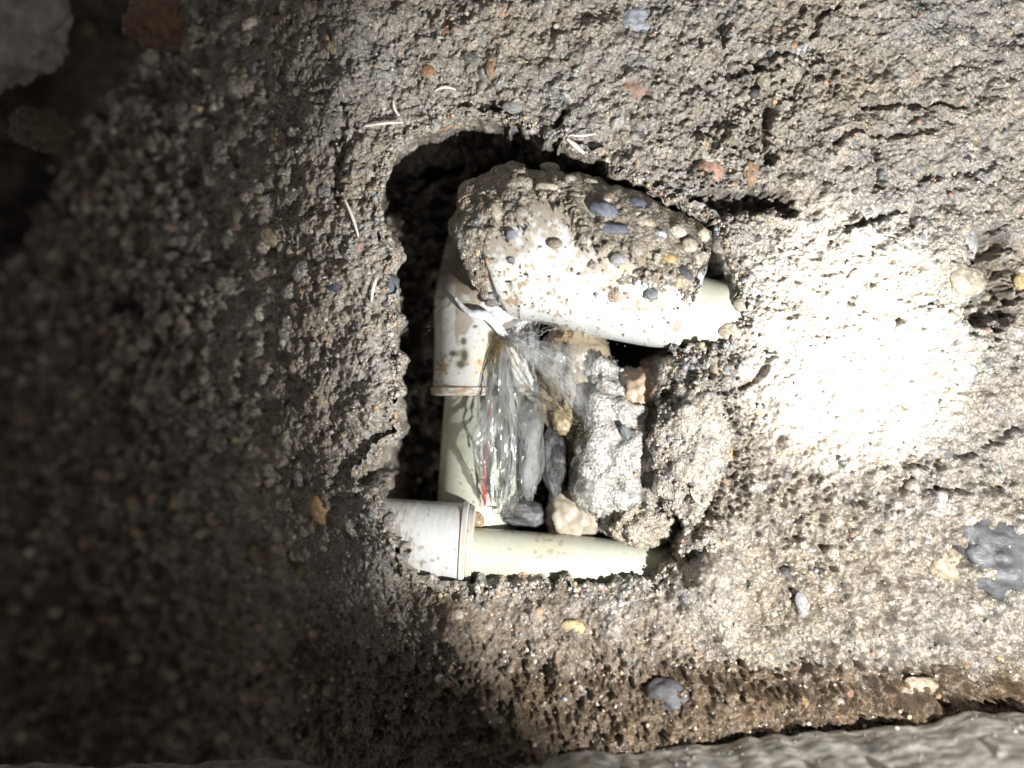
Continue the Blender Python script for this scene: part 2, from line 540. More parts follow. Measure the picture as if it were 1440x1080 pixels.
splat_grains(off, csk, np.gradient(zrow), 1.9, 16000, 1.5, 10, 2.2, -.75, -.2)
off = off - 0.20 * np.clip(zz_, 0, None) * ((1 - sstep(600, 690, lx)) * sstep(190, 240, ly) * (1 - sstep(600, 680, ly)))[None]
au2 = au + inx[None] * off; av2 = av + iny[None] * off
Vs = np.stack([(au2 - 720) * S, zz_ * S, (540 - av2) * S], -1)
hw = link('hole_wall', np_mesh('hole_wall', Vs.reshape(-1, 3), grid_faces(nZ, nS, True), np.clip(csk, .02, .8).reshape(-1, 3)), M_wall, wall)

# ------------------------------------------------------------------ stones
def stone_mesh(name, seed, sub=2, planes=11, angular=0.6, squash=(1, 1, 1), rough=0.06):
    r = np.random.default_rng(seed)
    bm = bmesh.new()
    bmesh.ops.create_icosphere(bm, subdivisions=sub, radius=1)
    pl = r.standard_normal((planes, 3)); pl /= np.linalg.norm(pl, axis=1)[:, None]
    dd = r.uniform(0.66, 0.95, planes)
    off = Vector(r.uniform(-20, 20, 3))
    for v in bm.verts:
        nrm = np.array(v.co.normalized())
        dots = pl @ nrm
        rad = np.min(np.where(dots > 0.05, dd / np.maximum(dots, 0.05), 9))
        rad = min(rad, 1.0)
        rad = (1 - angular) * 0.86 + angular * rad
        n1 = mnoise.noise(Vector(nrm) * 2.2 + off) * rough * 2 + mnoise.noise(Vector(nrm) * 6 + off) * rough
        v.co = Vector(nrm) * (rad + n1)
        v.co.x *= squash[0]; v.co.y *= squash[1]; v.co.z *= squash[2]
    me = bpy.data.meshes.new(name)
    bm.to_mesh(me); bm.free()
    me.polygons.foreach_set('use_smooth', np.ones(len(me.polygons), bool))
    me.materials.append(M_stone)
    return me


def put(o, pos, size, rot=None):
    if rot is None:
        rot = (random.uniform(0, 6.28), random.uniform(0, 6.28), random.uniform(0, 6.28))
    o.location = pos
    o.rotation_euler = rot
    o.scale = size if hasattr(size, '__len__') else (size,) * 3


small_stones = [stone_mesh('stone', 100 + k, 2, 10, 0.75, (1, random.uniform(.7, .95), random.uniform(.75, 1))) for k in range(10)]
nst = 0
tries = 0
placed = []
while nst < 225 and tries < 6000:
    tries += 1
    qx = random.uniform(-10, 1450); qy = random.uniform(-10, 1000)
    if qx < 430 and random.random() < 0.35: continue
    if poly_sd(np.array([qx]), np.array([qy]), HOLE)[0] > -9: continue
    if poly_sd(np.array([qx]), np.array([qy]), ARC)[0] > -20: continue
    r = min(5.2 * (1 - random.random()) ** (-1 / 2.8), 15)
    if any((qx - a) ** 2 + (qy - b) ** 2 < (r + c) ** 2 * 1.4 for a, b, c in placed): continue
    placed.append((qx, qy, r))
    u, v, h = surf(qx, qy)
    o = link('stone', small_stones[random.randrange(10)], None, wall)
    put(o, Vector(((u - 720) * S, -(h - r * random.uniform(0.35, 0.75)) * S, (540 - v) * S)), r * S)
    c = pal[rng.choice(len(pal), p=[.22, .14, .16, .2, .1, .05, .05, .04, .02, .02])] * random.uniform(0.65, 1.0)
    o.color = (*c, 1)
    nst += 1

# the stones one can point at: (px, py, half width, half height, in-plane angle, colour, protrusion, label, angular)
named = [
    (901, 30, 29, 19, 4, (.36, .40, .46), .55, 'pale blue-grey square-cut stone', .9),
    (893, 116, 22, 24, 30, (.33, .19, .13), .3, 'rusty red angular stone', .9),
    (1000, 240, 19, 17, 20, (.46, .24, .16), .5, 'salmon pink stone', .8),
    (1056, 243, 10, 18, 0, (.40, .24, .12), .4, 'orange-brown ring-shaped stone', .5),
    (452, 716, 19, 23, -15, (.46, .27, .10), .6, 'honey-coloured rounded pebble', .3),
    (385, 332, 20, 16, 25, (.34, .27, .16), .5, 'tan rounded pebble', .3),
    (367, 778, 18, 20, 0, (.27, .20, .11), .5, 'dull tan pebble', .3),
    (806, 884, 18, 11, 8, (.56, .40, .15), .6, 'smooth yellow pebble', .2),
    (556, 411, 16, 19, 20, (.10, .115, .14), .5, 'dark blue-grey stone', .8),
    (470, 402, 10, 9, 0, (.05, .065, .09), .5, 'small black-blue stone', .7),
    (1071, 581, 9, 8, 0, (.60, .40, .12), .6, 'small amber pebble', .2),
    (1022, 640, 12, 13, 40, (.52, .35, .13), .6, 'yellow ochre pebble', .4),
    (1122, 62, 16, 15, 10, (.44, .48, .53), .4, 'pale bluish stone', .8),
    (1083, 112, 17, 14, 10, (.36, .32, .22), .5, 'olive beige pebble', .4),
    (1270, 295, 30, 20, -25, (.27, .28, .30), .35, 'slate grey angular stone', .9),
    (1363, 332, 15, 36, -4, (.36, .37, .37), .45, 'flat upright grey stone', .9),
    (1361, 395, 24, 22, 20, (.40, .34, .24), .6, 'sandy crumbly stone beside the small dark hole', .6),
    (1357, 520, 14, 24, -45, (.36, .41, .48), .5, 'light blue elongated stone', .8),
    (1408, 785, 62, 50, 20, (.085, .09, .1), .55, 'large dark cracked stone', .9),
    (1335, 795, 26, 26, 0, (.38, .30, .19), .4, 'tan rounded stone', .3),
    (975, 523, 10, 24, -4, (.22, .24, .27), .5, 'upright grey stone sliver', .8),
    (1012, 520, 17, 25, 10, (.36, .29, .20), .55, 'sandy brown stone', .6),
    (1030, 465, 19, 14, 10, (.34, .30, .20), .8, 'olive tan stone stuck below the pale pipe stub', .5),
    (1048, 428, 15, 13, 20, (.30, .26, .19), .8, 'crumbly beige stone at the end of the pale pipe stub', .6),
    (1046, 402, 12, 10, 0, (.26, .24, .22), .8, 'grey-beige stone above the end of the pipe stub', .6),
    (1020, 345, 15, 12, 0, (.28, .25, .2), .7, 'beige grit stone beside the elbow mouth', .6),
    (1433, 397, 12, 12, 0, (.5, .36, .12), .5, 'bright yellow pebble', .3),
    (1112, 815, 15, 16, 30, (.08, .08, .09), .2, 'charcoal stone', .8),
    (1126, 850, 9, 18, -10, (.30, .31, .33), .4, 'grey stone', .7),
    (630, 45, 11, 16, 20, (.40, .2, .08), .4, 'orange stone', .6),
    (603, 102, 12, 11, 20, (.42, .22, .09), .4, 'orange-brown stone', .6),
    (693, 92, 10, 16, 20, (.34, .2, .1), .4, 'reddish brown stone', .6),
    (940, 985, 32, 26, 20, (.06, .06, .062), .4, 'blurred dark stone', .7),
    (1290, 965, 26, 15, 0, (.36, .28, .18), .5, 'tan stone', .5),
    (820, 975, 20, 13, 0, (.17, .17, .18), .4, 'grey stone', .6),
    (620, 955, 9, 8, 0, (.55, .53, .5), .5, 'white pebble', .4),
    (720, 150, 14, 9, 0, (.3, .3, .28), .4, 'grey stone', .7),
    (1185, 600, 12, 18, 20, (.40, .43, .48), .4, 'bluish stone', .7),
]
for k, (qx, qy, a, b, ang_, c, pr, lab, an) in enumerate(named):
    me = stone_mesh('stone', 300 + k, 4 if max(a, b) > 14 else 3, 9 if a < 50 else 14, an, (1, 0.8, 1), 0.05 if a < 50 else 0.15)
    u, v, h = surf(qx, qy)
    o = link('stone', me, None, wall)
    kk = 1 - h / D
    dep = min(a, b) * 0.9
    put(o, Vector(((u - 720) * S, -(h + dep * (pr - 0.8)) * S, (540 - v) * S)), (a * 1.12 * kk * S, dep * S, b * 1.12 * kk * S),
        (0, math.radians(ang_), 0))
    mc_ = sum(c) / 3
    o.color = (*[(x * .75 + mc_ * .25) * .72 for x in c], 1)
    o['label'] = lab

# loose grit standing proud of the relief: one mass
def grit_mesh(name, items, sub=1):
    """items: list of (pos, radius, colour)"""
    bm = bmesh.new(); bmesh.ops.create_icosphere(bm, subdivisions=sub, radius=1)
    bv = np.array([v.co[:] for v in bm.verts]); bm.verts.index_update()
    bf = np.array([[v.index for v in f.verts] for f in bm.faces]); bm.free()
    n = len(items)
    pos = np.array([i[0] for i in items]); rad = np.array([i[1] for i in items]); cc = np.array([i[2] for i in items])
    j = rng.uniform(0.72, 1.2, (n, len(bv), 1)); st = rng.uniform(0.7, 1.25, (n, 1, 3))
    Q = rng.standard_normal((n, 4)); Q /= np.linalg.norm(Q, axis=1)[:, None]
    w, x, y, z = Q.T
    R = np.stack([1 - 2 * (y * y + z * z), 2 * (x * y - z * w), 2 * (x * z + y * w), 2 * (x * y + z * w), 1 - 2 * (x * x + z * z), 2 * (y * z - x * w),
                  2 * (x * z - y * w), 2 * (y * z + x * w), 1 - 2 * (x * x + y * y)], -1).reshape(n, 3, 3)
    V = np.einsum('nij,nvj->nvi', R, bv[None] * j * st) * rad[:, None, None] + pos[:, None, :]
    F = (bf[None] + (np.arange(n) * len(bv))[:, None, None]).reshape(-1, 3)
    return np_mesh(name, V.reshape(-1, 3), F, np.repeat(cc, len(bv), 0))


items = []
for _ in range(7500):
    j = random.randrange(nx); i = random.randrange(ny)
    if PX[i, j] < 400 or PX[i, j] > 1460 or PY[i, j] > 1060 or PY[i, j] < -20 or 0.02 < hole[i, j]: continue
    r = min(1.7 * (1 - random.random()) ** (-1 / 3.0), 5)
    items.append(((float(U[i, j] - 720) * S, -float(H[i, j] + r * random.uniform(-0.2, 0.5)) * S, float(540 - Vv[i, j]) * S), r * S,
                  pal[rng.choice(len(pal), p=pw)] * random.uniform(.8, 1.25)))
for _ in range(2600):
    i = random.randrange(nS); t = abs(random.gauss(0, 7))
    u = eu[i] - inx[i] * (t - 2); v = ev[i] - iny[i] * (t - 2)
    a = int(min(max((v - Y0) / G, 0), ny - 1)); b = int(min(max((u - X0) / G, 0), nx - 1))
    hh = H[a, b] if hole[a, b] < .05 else eh[i]
    r = min(1.5 * (1 - random.random()) ** (-1 / 2.6), 5)
    items.append((((u - 720) * S, -(hh + r * random.uniform(-.3, .5)) * S, (540 - v) * S), r * S, pal[rng.choice(len(pal), p=pw)] * random.uniform(.7, 1.2)))
for _ in range(0):      # crumbs lying on the level pipe and coupling along the mud
    a = random.uniform(565, 930); t = abs(random.gauss(0, 9)); b = np.interp(a, [565, 610, 668, 740, 800, 850, 930], [760, 800, 815, 810, 810, 815, 795]) - t
    w = P(a, b, 48 - math.sqrt(max(44 ** 2 - (b - 782) ** 2, 16)) * .9)
    r = min(1.5 * (1 - random.random()) ** (-1 / 2.6), 5)
    items.append(((w.x, w.y, w.z), r * S, pal[rng.choice(len(pal), p=pw)] * random.uniform(.6, 1)))
ag = link('aggregate', grit_mesh('aggregate', items), M_grit, wall)
ag['kind'] = 'stuff'


# ------------------------------------------------------------------ swept tubes for the plumbing
def catmull(ctrl, n):
    c = np.array(ctrl, float)
    c = np.vstack([2 * c[0] - c[1], c, 2 * c[-1] - c[-2]])
    seg = len(c) - 3
    t = np.linspace(0, seg - 1e-6, n)
    i = t.astype(int); f = (t - i)[:, None]
    p0, p1, p2, p3 = c[i], c[i + 1], c[i + 2], c[i + 3]
    return 0.5 * ((2 * p1) + (-p0 + p2) * f + (2 * p0 - 5 * p1 + 4 * p2 - p3) * f ** 2 + (-p0 + 3 * p1 - 3 * p2 + p3) * f ** 3)


def sweep(ctrl, n, m, linear=False):
    """ctrl: rows of (px, py, depth, radius in px). Returns centre line, frames, radii (world)"""
    pts = []
    for a, b, d, r in ctrl:
        w = P(a, b, d)
        pts.append((w.x, w.y, w.z, r * S * (D + d) / D))
    pts = np.array(pts)
    if linear:
        t = np.linspace(0, 1, n)
        tt = np.linspace(0, 1, len(pts))
        c = np.stack([np.interp(t, tt, pts[:, k]) for k in range(4)], -1)
    else:
        c = catmull(pts, n)
    p = c[:, :3]
    T = np.gradient(p, axis=0); T /= np.linalg.norm(T, axis=1)[:, None]
    N = np.zeros_like(T)
    v = np.array([0, -1.0, 0]); v -= T[0] * (v @ T[0]); v /= np.linalg.norm(v)
    N[0] = v
    for i in range(1, n):
        v = N[i - 1] - T[i] * (N[i - 1] @ T[i]); N[i] = v / np.linalg.norm(v)
    Bn = np.cross(T, N)
    th = np.linspace(0, 2 * np.pi, m, endpoint=False)
    dirs = N[:, None, :] * np.cos(th)[None, :, None] + Bn[:, None, :] * np.sin(th)[None, :, None]
    return p, dirs, c[:, 3], th


def to_px(V):
    k = (V[..., 1] / S + D) / D
    return 720 + V[..., 0] / S / k, 540 - V[..., 2] / S / k


def tube(name, ctrl, n, m, colour_fn, mat, parent, prof=None, relief=0.0, linear=True, seed=0, cap=True):
    p, dirs, r, th = sweep(ctrl, n, m, linear)
    if prof is not None: r = r * prof
    rr = r[:, None] * np.ones((1, m))
    if relief: rr = rr + fnoise((n, m), 40, 1.4, seed) * relief * S
    V = p[:, None, :] + dirs * rr[..., None]
    qx, qy = to_px(V)
    C_ = colour_fn(qx, qy, (n, m))
    V = V.reshape(-1, 3); F = grid_faces(n, m, True)
    V = np.vstack([V, p[0], p[-1]])
    C_ = np.vstack([C_.reshape(-1, 3), C_.reshape(-1, 3)[:1], C_.reshape(-1, 3)[-1:]])
    if cap:
        j = np.arange(m); j2 = (j + 1) % m
        a0 = np.full(m, n * m); a1 = np.full(m, n * m + 1)
        F = np.vstack([F, np.stack([a0, j2, j, a0], -1)[:, [0, 1, 2, 2]]]) if False else F
        tri0 = np.stack([a0, j2, j], -1); tri1 = np.stack([a1, (n - 1) * m + j, (n - 1) * m + j2], -1)
    me = bpy.data.meshes.new(name)
    faces = [tuple(f) for f in F.tolist()]
    if cap: faces += [tuple(f) for f in tri0.tolist()] + [tuple(f) for f in tri1.tolist()]
    me.from_pydata([tuple(v) for v in V.tolist()], [], faces)
    ca = me.color_attributes.new('Col', 'FLOAT_COLOR', 'POINT')
    rgba = np.ones((len(V), 4), np.float32); rgba[:, :3] = C_
    ca.data.foreach_set('color', rgba.ravel())
    me.polygons.foreach_set('use_smooth', np.array([len(f) == 4 for f in faces]))
    return link(name, me, mat, parent)


CREAM = np.array([0.39, 0.40, 0.335], np.float32)
WHITE = np.array([0.47, 0.48, 0.48], np.float32)
MUD = np.array([0.20, 0.165, 0.115], np.float32)


def dirty(base, seed, amount=1.0, thr=1.7, tint=MUD):
    def f(qx, qy, shape):
        n1 = noise3(qx, qy, 0 * qx + seed, 5) * 1.5 + noise3(qx, qy, 0 * qx + seed, 2.6) * 0.6
        n2 = noise3(qx, qy, 0 * qx + seed * 3, 22) * 1.2 + noise3(qx, qy, 0 * qx + seed * 5, 60) * 0.8
        w = np.clip((n1 * 0.75 + n2 * 0.6 - thr) * 2.2, 0, 1) * amount
        v = 1 + 0.05 * noise3(qx, qy, 0 * qx + seed, 40)
        c = base[None, None, :] * v[..., None]
        n1 = n1 + 0.4 * noise3(qx, qy, 0 * qx + seed, 1.5)
        w2 = np.clip((n2 - 0.9) * 0.3, 0, 0.22)[..., None]
        c = c * (1 - w2) + np.array([.45, .38, .24]) * w2
        return c * (1 - w[..., None]) + tint * w[..., None]
    return f


# vertical pale pipe
vp = empty('pipe', P(676, 720, 120))
tag(vp, 'upright pale green pipe dropping from the white elbow, splashed by water', 'pipe', 'pale pipes in the hole')
VP_CTRL = [(687, 500, 122, 57), (679, 600, 122, 57), (671, 720, 122, 57), (668, 900, 122, 57)]
tube('pipe_wall', VP_CTRL, 160, 96, dirty(CREAM * 0.95, 700, 0.5, 2.1), M_pipe, vp, seed=1)

# right stub
sp = empty('pipe', P(1000, 440, 45))
tag(sp, 'short pale green pipe stub between the elbow and the bright wall', 'pipe', 'pale pipes in the hole')
tube('pipe_wall', [(930, 428, 42, 52), (1000, 446, 42, 52), (1100, 474, 50, 52)], 90, 80, dirty(CREAM * 1.05, 710, 0.5, 2.2), M_pipe, sp, seed=2)

for a_, b_ in ((1004, 404), (1021, 410), (1035, 417)):
    dd_ = 42 - math.sqrt(52 ** 2 - (b_ - 452) ** 2) - 1.5
    V_ = [P(a_ + dx, b_ + dy, dd_ + dz) for dx, dy, dz in ((-4, -2, 2.0), (2, -3, 2.6), (4, 1, -.4), (-2, 3, -2.0))]
    me_ = bpy.data.meshes.new('printed_mark'); me_.from_pydata(V_, [], [(0, 1, 2, 3)])
    link('printed_mark', me_, M_red, sp)

# lower pipe
lp = empty('pipe', P(800, 790, 40))
tag(lp, 'level pale green pipe along the bottom of the hole, right end in shadow', 'pipe', 'pale pipes in the hole')
tube('pipe_wall', [(610, 777, 42, 39), (760, 788, 50, 39), (920, 802, 72, 38), (1010, 812, 92, 37)], 200, 80, dirty(CREAM, 720, 0.6, 2.0), M_pipe, lp, seed=3)

# coupling
cp = empty('pipe_coupling', P(600, 766, 40))
tag(cp, 'dirty white pipe coupling half buried in mud at lower left of the hole', 'coupling')


def coup_col(qx, qy, shape):
    c = dirty(WHITE * 0.92, 730, 0.85, 1.25)(qx, qy, shape)
    w = np.clip(gauss(qx, qy, 652, 770, 4, 60) * (0.8 + 0.5 * fnoise(shape, 10, .8, 735)), 0, 1)[..., None] * 0.6
    c = c * (1 - w) + np.array([.36, .25, .14]) * w
    w = np.clip(gauss(qx, qy, 560, 770, 16, 60) * (0.6 + 0.9 * fnoise(shape, 12, .9, 736)), 0, 1)[..., None] * 0.8
    return c * (1 - w) + MUD * w


tube('socket', [(522, 760, 42, 60), (560, 762, 42, 60), (651, 768, 42, 60)], 170, 110, coup_col, M_white, cp, relief=0.1, seed=4)
prof = np.concatenate([[0.9, 0.985], np.ones(10), [0.985, 0.9]])
tube('rim', [(647, 767.6, 42, 62.5), (657, 768.2, 42, 62.5)], 14, 110, coup_col, M_white, cp, prof=prof, seed=5)
tube('inner_rim', [(656, 768.2, 42, 57), (666, 768.8, 42, 57)], 14, 110, dirty(WHITE * np.array([.86, .8, .7]), 739, .6, 1.6), M_white, cp, prof=prof, seed=6)

# the elbow
el = empty('pipe_elbow', P(720, 480, 60))
tag(el, 'big white plastic pipe elbow caked with mud and grit', 'pipe fitting')
EL = [(968, 410, 44, 84), (930, 398, 42, 92), (860, 375, 40, 101), (790, 354, 40, 104), (745, 345, 40, 105), (718, 345, 42, 101), (698, 348, 46, 94), (682, 354, 50, 80), (671, 358, 54, 60), (666, 361, 56, 36)]
NECK = [(830, 372, 80, 84), (750, 352, 100, 84), (712, 352, 118, 82), (695, 392, 126, 78), (686, 430, 124, 76), (685, 470, 122, 74), (685, 520, 122, 75), (685, 550, 122, 76)]
N_, M_ = 420, 300


def mud_line(qx):
    return np.interp(qx, [600, 650, 690, 730, 760, 800, 840, 880, 930, 960, 990, 1010], [470, 470, 335, 322, 300, 318, 372, 392, 398, 420, 400, 400])


def body_col(qx, qy, shape):
    c = dirty(WHITE, 750, 0.9, 1.2, np.array([.27, .21, .13], np.float32))(qx, qy, shape)
    e_ = (mud_line(qx) - qy) / 30 + noise3(qx, qy, 0 * qx, 16) * 1.0 + noise3(qx, qy, 0 * qx, 6) * .9
    w = (np.clip(e_ + 1.5, 0, 1) * .75 * (qx > 640))[..., None]
    c = c * (1 - w) + np.array([.24, .20, .145]) * w
    # limescale and rust round the leak
    w = np.clip(gauss(qx, qy, 704, 488, 15, 26) * (1.0 + 0.5 * fnoise(shape, 14, 1, 751)), 0, 1)[..., None]
    c = c * (1 - w) + np.array([.50, .30, .06]) * w
    w = np.clip(gauss(qx, qy, 690, 510, 30, 28) * (0.3 + 0.6 * fnoise(shape, 14, 1, 752)), 0, 0.6)[..., None]
    c = c * (1 - w) + np.array([.62, .44, .18]) * w
    for (a, b, s1, s2) in ((652, 480, 4, 5), (653, 500, 5, 9), (648, 512, 6, 5), (637, 497, 5, 4), (668, 459, 3, 2)):
        w = np.clip(gauss(qx, qy, a, b, s1, s2) * 1.6, 0, 1)[..., None]
        c = c * (1 - w) + np.array([.09, .085, .06]) * w
    w = np.clip((gauss(qx, qy, 680, 549, 90, 6) * (0.7 + 0.8 * fnoise(shape, 8, .8, 753))), 0, 0.85)[..., None]
    c = c * (1 - w) + np.array([.33, .23, .13]) * w
    # brown earth film on the bend, darkened to paint in the hub's shadow
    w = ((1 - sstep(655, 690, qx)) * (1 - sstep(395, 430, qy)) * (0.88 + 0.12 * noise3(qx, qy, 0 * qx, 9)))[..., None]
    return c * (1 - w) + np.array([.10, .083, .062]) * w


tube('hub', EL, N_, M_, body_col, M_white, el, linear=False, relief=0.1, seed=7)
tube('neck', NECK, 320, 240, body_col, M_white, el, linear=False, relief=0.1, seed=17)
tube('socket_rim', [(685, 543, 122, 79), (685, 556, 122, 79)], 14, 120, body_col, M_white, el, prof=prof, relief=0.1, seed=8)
tube('outlet_rim', [(962, 408, 44, 86.5), (973, 411, 44, 86.5)], 14, 140, dirty(WHITE, 760, .8, 1.5), M_white, el, prof=prof, relief=0.1, seed=9)

# the glue collar ridge where the bend meets the socket
rp = []
for t in np.linspace(0, 1, 9):
    a = 640 + 88 * t; b = 418 + 60 * t ** 0.9 + 6 * math.sin(t * 9)
    rp.append((a, b, 46 - 18 * math.sin(t * 3.1), 2.5 + 4.5 * math.sin(3.1 * t)))
tube('glue_bead', rp, 60, 20, dirty(np.array([.58, .61, .65]), 770, .4, 1.8), M_white, el, linear=False, relief=0.5, seed=10)

# mud crust over the elbow: a second skin that sinks below the plastic where it is bare
p, dirs, r, th = sweep(EL, 520, 520)
V0 = p[:, None, :] + dirs * r[:, None, None]
qx, qy = to_px(V0)
shape = qx.shape
yb = mud_line(qx)
fld = (yb - 7 - qy) / 26 + fnoise(shape, 60, 1.3, 780) * 0.75 + fnoise(shape, 16, 1.0, 781) * 0.45
fld -= 2.6 * gauss(qx, qy, 778, 310, 17, 26) + 1.8 * gauss(qx, qy, 715, 352, 26, 14) + 1.3 * gauss(qx, qy, 800, 350, 30, 16)
fld += 2.2 * gauss(qx, qy, 672, 425, 26, 22) + 1.5 * gauss(qx, qy, 700, 450, 20, 10)
fld += 2.4 * gauss(qx, qy, 925, 412, 16, 14) + 2.0 * gauss(qx, qy, 945, 392, 14, 10)
fld -= 3.0 * sstep(432, 470, qy) * sstep(690, 700, qx) + 5 * sstep(455, 470, qy)
back = dirs[..., 1] > 0.75
fld[back] -= 3
spk = fnoise(shape, 11, 0.5, 782)
fld = np.maximum(fld, np.where((spk > 2.0) & (qy < 470), (spk - 2.0) * 0.8, -2))
thick = np.clip(fld, -1.5, 1.1) * 6.0 + np.clip(fld, 0, 1) * (noise3(qx, qy, 0 * qx, 24) * 4 + noise3(qx, qy, 0 * qx, 11) * 2.5)
Cm = np.empty(shape + (3,), np.float32); Cm[:] = np.array([.215, .19, .15])
Cm *= (1 + .15 * fnoise(shape, 30, 1.2, 784))[..., None]
di_ = np.maximum(np.linalg.norm(np.gradient(p, axis=0), axis=1) / S, .3); dj_ = np.maximum(r * 2 * np.pi / 520 / S, .3)
splat_grains(thick, Cm, di_, dj_, 9000, 1.6, 9, 2.5, -.85, -.4, fld > 0.05)
thick += fnoise(shape, 6, .3, 785) * 0.3
V1 = p[:, None, :] + dirs * (r[:, None] + thick * S)[..., None]
mc = link('mud_crust', np_mesh('mud_crust', V1.reshape(-1, 3), grid_faces(*shape, True), np.clip(Cm, .02, .8).reshape(-1, 3)), M_wall, el)
mc['kind'] = 'stuff'

# stones stuck in the crust
tree_pts = V0.reshape(-1, 3); tq = np.stack([qx.ravel(), qy.ravel()], -1); front = dirs[..., 1].ravel() < 0.1
for k, (a, b, w_, h_, an_, c) in enumerate([
        (848, 299, 22, 14, 15, (.11, .12, .15)), (893, 293, 20, 13, -10, (.08, .085, .12)), (862, 325, 26, 9, 5, (.09, .10, .13)),
        (918, 293, 10, 14, 40, (.07, .07, .09)), (768, 267, 18, 9, 0, (.36, .33, .27)), (697, 300, 9, 15, -10, (.32, .29, .23)),
        (963, 386, 14, 8, 45, (.06, .065, .075)), (916, 414, 11, 9, 0, (.16, .18, .20)), (780, 343, 11, 7, 0, (.22, .18, .14)),
        (822, 340, 10, 9, 0, (.42, .40, .36)), (905, 318, 15, 10, 30, (.33, .30, .24)), (925, 335, 12, 10, 0, (.40, .44, .47)),
        (800, 258, 11, 10, 0, (.28, .27, .25)), (830, 262, 12, 9, 20, (.26, .25, .22)), (952, 328, 14, 10, 20, (.44, .42, .38)),
        (968, 348, 13, 12, 20, (.38, .34, .27)), (733, 300, 10, 9, 0, (.25, .23, .2)), (892, 355, 11, 10, 0, (.30, .29, .28)),
        (940, 365, 12, 8, 20, (.36, .25, .12)), (773, 238, 17, 9, 5, (.37, .35, .31)), (868, 365, 12, 9, 0, (.26, .25, .26)),
        (985, 335, 12, 13, 20, (.4, .36, .28)), (720, 330, 9, 8, 0, (.2, .2, .23)), (677, 440, 9, 7, 0, (.16, .14, .12))]):
    d2 = (tq[:, 0] - a) ** 2 + (tq[:, 1] - b) ** 2 + np.where(front, 0, 1e6)
    i = int(np.argmin(d2)); pos = Vector(tree_pts[i].tolist()); nr = Vector(dirs.reshape(-1, 3)[i].tolist())
    o = link('stone', stone_mesh('stone', 500 + k, 3, 9, .75, (1, .85, 1), .07), None, el)
    put(o, pos + nr * 4 * S, (w_ * S, min(w_, h_) * S, h_ * S), (0, math.radians(an_), 0))
    o.color = (*c, 1)


def strip_on(name, pts, w, parent, mat):
    """a thin printed band: pts are (px, py, depth); lies just proud of its pipe"""
    V = []
    for a, b, d, ww in pts:
        V.append(P(a - ww, b, d)); V.append(P(a + ww, b, d))
    F = [(2 * i, 2 * i + 1, 2 * i + 3, 2 * i + 2) for i in range(len(pts) - 1)]
    me = bpy.data.meshes.new(name); me.from_pydata(V, [], F)
    return link(name, me, mat, parent)


# printed red line down the upright pipe
pts = []
for b in np.linspace(562, 712, 40):
    cx = np.interp(b, [500, 600, 720], [687, 679, 671]); a = np.interp(b, [562, 610, 660, 712], [690, 687, 681, 682])
    d = 122 - math.sqrt(max(57.6 ** 2 - (a - cx) ** 2, 0)) * 1.078 - 0.5
    pts.append((a, b, d, 2.1 + 0.8 * math.sin(b * .13)))
strip_on('printed_line', pts, 3, vp, M_red)

# ------------------------------------------------------------------ lumps in the right of the hole
def lump(name, cx, cy, d, rx, ry, rz, rot, base, mat, seed, amp=0.22, freq=1.6, fine=0.06, sub=6, parent=None, spread=0.12, grit=0.0):
    bm = bmesh.new()
    bmesh.ops.create_icosphere(bm, subdivisions=sub, radius=1)
    off = Vector((seed * 3.1, seed * 1.7, seed * 0.9))
    cl = []
    mean = (rx + ry + rz) / 3
    for v in bm.verts:
        n_ = v.co.normalized()
        q = Vector((n_.x * rx, n_.y * rz, n_.z * ry)) / mean      # noise in even, unstretched space
        a = mnoise.noise(q * freq + off) * amp + mnoise.noise(q * freq * 2.3 + off) * amp * .6
        vor = mnoise.voronoi(q * 5 + off)[0]
        b = mnoise.noise(q * 11 + off) * fine + (0.4 - vor[0]) * grit
        v.co = n_ * (1 + (a + b))
        s_ = mnoise.noise(q * 5 + off) * spread * 1.6 + mnoise.noise(q * 24 + off) * spread
        cl.append([x * (1 + s_) for x in base])
    me = bpy.data.meshes.new(name); bm.to_mesh(me); bm.free()
    M3 = Matrix.Rotation(math.radians(rot), 3, 'Y')
    for v in me.vertices:
        q = M3 @ Vector((v.co.x * rx, v.co.y * rz, v.co.z * ry)); v.co = q * S
    ca = me.color_attributes.new('Col', 'FLOAT_COLOR', 'POINT')
    ca.data.foreach_set('color', np.hstack([np.clip(np.array(cl), .01, .9), np.ones((len(cl), 1))]).astype(np.float32).ravel())
    me.polygons.foreach_set('use_smooth', np.ones(len(me.polygons), bool))
    o = link(name, me, mat, None)
    o.location = P(cx, cy, d)
    if parent: o.parent = parent
    return o


ml = lump('mortar_lump', 868, 635, 70, 60, 118, 62, 8, (.27, .262, .245), M_lump, 3, .30, 1.5, .035, grit=.035)
tag(ml, 'lumpy whitish wet mortar to the right of the water spray', 'mortar')
o = lump('mortar_lump', 846, 535, 74, 28, 40, 34, -20, (.28, .28, .27), M_lump, 9, .3, 1.5, .03, sub=5, grit=.03)
tag(o, 'smaller white mortar knob under the elbow, above the big lump', 'mortar')
rl = lump('concrete_lump', 968, 625, 10, 56, 100, 60, 6, (.30, .275, .24), M_wall, 5, .24, 1.7, .05, spread=.25, grit=.07)
tag(rl, 'rounded grey concrete lump at the right edge of the hole', 'concrete')
o = lump('concrete_lump', 925, 650, 58, 52, 104, 46, 4, (.26, .235, .20), M_wall, 21, .22, 1.8, .05, spread=.25, grit=.07)
tag(o, 'rough grey mortar filling between the white lump and the rounded grey lump', 'mortar')
o = lump('concrete_lump', 900, 550, 60, 32, 36, 36, 30, (.34, .26, .19), M_smooth, 6, .2, 1.6, .04, sub=5)
tag(o, 'smooth brown clay lump below the small dark cavity', 'clay')
